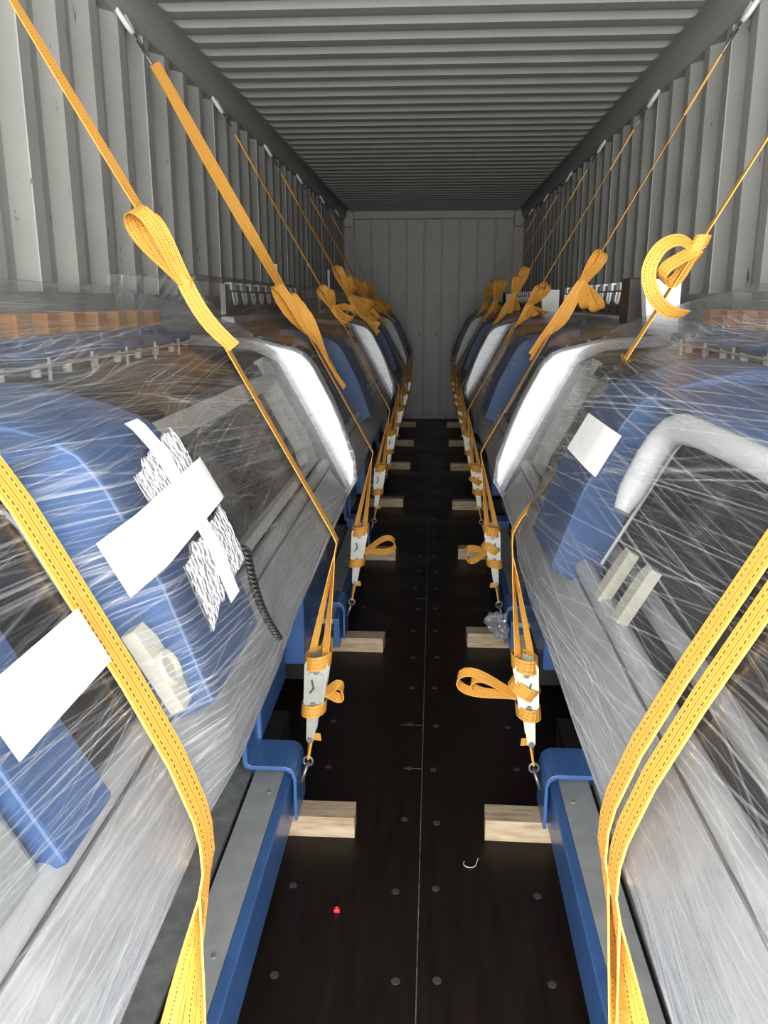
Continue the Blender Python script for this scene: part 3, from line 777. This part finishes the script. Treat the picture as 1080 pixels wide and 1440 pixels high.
    for l in (0.035, 0.135, 0.245):
        MB().cyl(R0 + ax * l - Yh * 0.036, Yh, 0.0085, 0.006, 10).build('bolt', 'steel', rb)
    pawl = [R0 + ax * 0.06 + sx * 0.010 - Yh * 0.0365, R0 + ax * 0.085 + sx * 0.002 - Yh * 0.0365, R0 + ax * 0.10 + sx * 0.012 - Yh * 0.0365]
    MB().tube(pawl, 0.003, 5).build('pawl', 'steel', rb)
    # webbing wound on and around the ratchet
    mw = MB()
    wrap_ring(mw, R0 + ax * 0.010, ax, 0.036, 0.042, sx, 0.040, 0.010)
    mw.build('wound_webbing', 'web', root); mw = MB()
    wrap_ring(mw, R0 + ax * 0.155, ax, 0.034, 0.043, sx, 0.036, 0.008)
    if st.get('rwrap', S > 0 and idx != 4):
        wrap_ring(mw, R0 + ax * 0.085 - sx * 0.006, (ax - sx * 0.75), 0.042, 0.046, sx, 0.036, 0.0)
    for (Ln, Wd, ex, ez, ey) in st.get('tails', []):
        e1 = Vector((-S * ex, ey, ez)).normalized(); e2 = Vector((0, 0, 1)); e2 = (e2 - e1 * e2.dot(e1)).normalized()
        tp = teardrop(R0 + ax * 0.10 - sx * 0.03 - Yh * 0.02, e1, e2, Ln, Wd)
        mw.ribbon(tp, wd * 0.8, [Yh * 0.8 + e2 * 0.5] * len(tp))
    mw.build('wound_webbing', 'web', root)
    # surplus webbing knotted onto the run: loops, knot, hanging tail
    kn = st.get('knot')
    if kn:
        mk = MB()
        t = kn['t']                                     # distance above the contact point along the run
        c0 = pc - d * t; u1 = -d
        camdir = (Vector(CAM) - (c0 + org)).normalized()
        lat = u1.cross(camdir).normalized()             # sideways as seen from the aisle
        front = lat.cross(u1).normalized()
        if front.dot(camdir) < 0: front = -front
        extra = [(Ln * random.uniform(0.55, 0.95), Wd, a_ + random.uniform(-0.25, 0.25), random.uniform(0, 1)) for (Ln, Wd, a_, tilt) in kn['loops']] if idx >= 3 else []
        for (Ln, Wd, a_, tilt) in kn['loops'] + extra:
            e1 = (u1 * math.cos(a_) + lat * math.sin(a_)).normalized(); e2 = e1.cross(front).normalized()
            tl = 0.75 + tilt * 0.6; e2 = (e2 * math.cos(tl) + front * math.sin(tl)).normalized()
            wdir = e1.cross(e2).normalized()
            tp = teardrop(c0 + front * 0.016, e1, e2, Ln, Wd)
            mk.ribbon(tp, wd * kn.get('lw', 1.0), [wdir] * len(tp))
        for k in range(kn.get('wraps', 3)):
            wrap_ring(mk, c0 + u1 * (k - 1) * 0.012, u1 + lat * random.uniform(-0.5, 0.5), 0.017 * kn.get('kr', 1), 0.020 * kn.get('kr', 1), lat, 0.024, 0.006, 14)
        for (Ln, a_, bow) in kn.get('tails', []):
            e1 = (-u1 * math.cos(a_) + lat * math.sin(a_)).normalized(); sd = e1.cross(front).normalized()
            pts = [c0 + front * (0.014 + 0.012 * math.sin(3.1 * k / 8)) + e1 * Ln * k / 8 + sd * bow * math.sin(math.pi * k / 8) for k in range(9)]
            mk.ribbon(pts, wd, [sd * 0.9 + front * 0.25] * 9)
        for bd in kn.get('bands', []):                  # free curls, offsets from the knot in metres
            pts = [c0 + Vector(q) for q in bd]; cen = sum(pts, Vector()) / len(pts)
            sm = []
            for i in range(len(pts) - 1):
                p0 = pts[max(i - 1, 0)]; p1 = pts[i]; p2 = pts[i + 1]; p3 = pts[min(i + 2, len(pts) - 1)]
                for k in range(5):
                    u = k / 5; sm.append(0.5 * ((2 * p1) + (p2 - p0) * u + (2 * p0 - 5 * p1 + 4 * p2 - p3) * u * u + (3 * p1 - p0 - 3 * p2 + p3) * u ** 3))
            sm.append(pts[-1])
            mk.ribbon(sm, wd * 0.95, [(p - cen).normalized() * 0.85 + Yh * 0.6 for p in sm])
        mk.v = [tuple(drape(S, Vector(v) + org) - org) for v in mk.v]
        mk.build('surplus_webbing', 'web', root)
    return root

NEAR = [(0, 0.024), (0.05, 0.040), (0.15, 0.050), (0.44, 0.056), (0.50, 0.050), (0.62, 0.012)]
L_ST = [
 dict(w=0.048, tw=1.35, offs=NEAR),
 dict(w=0.040, phi=0.25, knot=dict(t=0.115, loops=[(0.20, 0.045, -0.10, 0.5), (0.17, 0.030, 0.02, 0.7)], tails=[(0.20, 0.10, 0.012)]), metal='zinc', tails=[(0.05, 0.02, 1, 0.1, 0)]),
 dict(w=0.040, phi=0.9, double=True, knot=dict(t=-0.26, kr=1.5, loops=[(0.40, 0.035, -0.03, 0.5), (0.34, 0.03, 0.06, 0.4), (0.30, 0.03, 0.10, 0.7), (0.26, 0.03, 0.13, 0.6)], tails=[(0.10, 0.15, 0.0)], wraps=6), tails=[(0.14, 0.03, 1, 0.35, -0.1)]),
 dict(w=0.042, phi=0.1, knot=dict(t=0.02, loops=[(0.14, 0.030, -0.05, 0.4), (0.13, 0.045, 2.4, 0.3)], tails=[(0.12, 0.1, 0.0)])),
 dict(w=0.045, phi=0.2, knot=dict(t=0.10, loops=[(0.24, 0.030, 0.05, 0.4), (0.15, 0.04, 0.35, 0.5), (0.26, 0.035, 2.75, 0.3), (0.18, 0.035, 2.5, 0.5)], tails=[(0.34, 0.15, 0.02), (0.30, 0.28, 0.02)], wraps=6, lw=0.9)),
 dict(w=0.045, phi=0.2, knot=dict(t=0.10, loops=[(0.20, 0.03, -0.1, 0.4), (0.15, 0.03, 0.3, 0.5), (0.2, 0.03, 2.7, 0.5)], tails=[(0.3, 0.15, 0.02)], wraps=5, lw=0.9)),
 dict(w=0.045, knot=dict(t=0.08, loops=[(0.2, 0.03, -0.1, 0.4), (0.18, 0.04, 2.7, 0.5)], tails=[(0.3, 0.15, 0.02)], wraps=5, lw=0.9)),
 dict(w=0.045),
]
R_ST = [
 dict(w=0.042, tw=1.1, twin=0.060, offs=NEAR),
 dict(w=0.036, phi=0.1, under=True, metal='zinc_pale', knot=dict(t=0.30, loops=[(0.10, 0.03, -2.9, 0.3)], bands=[[(0, 0, 0), (-0.04, -0.01, 0.022), (-0.085, -0.02, 0.005), (-0.112, -0.03, -0.045), (-0.100, -0.03, -0.10), (-0.06, -0.02, -0.14), (-0.01, -0.01, -0.155)]], wraps=4), tails=[(0.17, 0.028, 1, 0.30, 0.0), (0.13, 0.02, 1, 0.30, 0.0)]),
 dict(w=0.042, phi=0.05, double=False, knot=dict(t=0.14, loops=[(0.14, 0.03, 0.05, 0.5), (0.13, 0.03, 2.0, 0.5), (0.10, 0.03, 2.3, 0.4)], tails=[(0.36, 0.03, 0.01), (0.34, -0.05, 0.0), (0.30, 0.08, 0.0)], wraps=4, lw=0.9), tails=[(0.09, 0.03, 1, -0.2, 0)]),
 dict(w=0.042, phi=0.0, metal='zinc_pale', knot=dict(t=0.03, loops=[(0.16, 0.04, 0.2, 0.5), (0.14, 0.05, 1.9, 0.5), (0.14, 0.04, 2.5, 0.5)], tails=[(0.25, 0.1, 0.0), (0.2, 0.4, 0.0)], wraps=4, lw=0.8)),
 dict(w=0.045, phi=0.0, metal='zinc_pale', knot=dict(t=0.10, loops=[(0.22, 0.035, -0.1, 0.5), (0.16, 0.05, 2.6, 0.5)], tails=[(0.34, 0.0, 0.0), (0.3, 0.1, 0.02)], wraps=4, lw=0.9)),
 dict(w=0.045, phi=0.0, metal='zinc_pale', knot=dict(t=0.05, loops=[(0.22, 0.05, -0.2, 0.5), (0.2, 0.05, 2.4, 0.5)], tails=[(0.34, 0.0, 0.0), (0.3, 0.15, 0.02)], wraps=4, lw=0.8)),
 dict(w=0.045, metal='zinc_pale', knot=dict(t=0.05, loops=[(0.22, 0.05, -0.2, 0.5), (0.2, 0.05, 2.4, 0.5)], tails=[(0.34, 0.0, 0.0)], wraps=4, lw=0.8)),
 dict(w=0.045, metal='zinc_pale'),
]
YB = {-1: [0.815, 2.13, 3.48, 4.88, 6.25, 7.66, 9.03, 10.45], 1: [0.80, 2.14, 3.50, 4.90, 6.22, 7.66, 9.03, 10.45]}
NKN = {(-1, 0): 'plain orange ratchet strap beside the paper sheet and cream latch', (1, 0): 'doubled orange ratchet strap lying side by side across the silver lip',
       (-1, 1): 'orange ratchet strap with a tall upright loop, across the grey framed door', (1, 1): 'orange ratchet strap with a curled tail, tucked under the film past the white handle'}
for side in (-1, 1):
    for k in range(8):
        st = (L_ST if side < 0 else R_ST)[k]
        if side > 0 and k == 1: st['contact'] = (0.50, YB[1][1], 1.405)
        o = make_strap(side, RINGS0[k], YB[side][k], k, st)
        lab = NKN.get((side, k)) or 'orange ratchet strap, %s from the end wall, holding the %s' % (ORD[7 - k], ROWN[side])
        tag(o, lab, 'strap', 'orange ratchet straps')

# ------------------------------------------------------------------ litter on the floor
mb = MB().box(-0.008, 0.008, -0.006, 0.006, 0.0, 0.010); mb.box(-0.004, 0.004, -0.004, 0.004, 0.010, 0.016)
o = mb.build('plastic_scrap', 'red', bevel=0.002); o.location = (-0.21, 1.84, 0.0002); tag(o, 'tiny red plastic scrap on the dark floor', 'scrap')
pts = [(0.145 + 0.018 * math.cos(t), 2.05 + 0.016 * math.sin(t), 0.002) for t in [2.6 + 0.35 * k for k in range(10)]] + [(0.17, 2.075, 0.002)]
tag(MB().tube(pts, 0.0013, 5).build('thread_scrap', 'thread'), 'curled bit of white thread on the floor', 'thread')
# crumpled film bundle by the second right foot
bm = bmesh.new(); bmesh.ops.create_icosphere(bm, subdivisions=4, radius=0.046)
for v in bm.verts:
    n = noise.noise(v.co * 30) * 0.034 + noise.noise(v.co * 75) * 0.018; v.co += v.normal * n; v.co.z *= 1.05
me = bpy.data.meshes.new('film_bundle'); bm.to_mesh(me); bm.free(); me.materials.append(M['film'])
o = bpy.data.objects.new('film_bundle', me); COL.objects.link(o); o.location = (0.322, 3.405, 0.190)
tag(o, 'crumpled ball of clear film hanging on a blue foot bracket', 'plastic film')
mb = MB().box(-0.012, 0.012, -0.008, 0.008, 0, 0.02); mb.box(0.004, 0.02, -0.012, 0.002, 0, 0.012)
o = mb.build('plastic_scrap', 'red', bevel=0.003); o.location = (0.405, 3.50, 0.0005); tag(o, 'red plastic scrap against a wooden block beneath the strap', 'scrap')
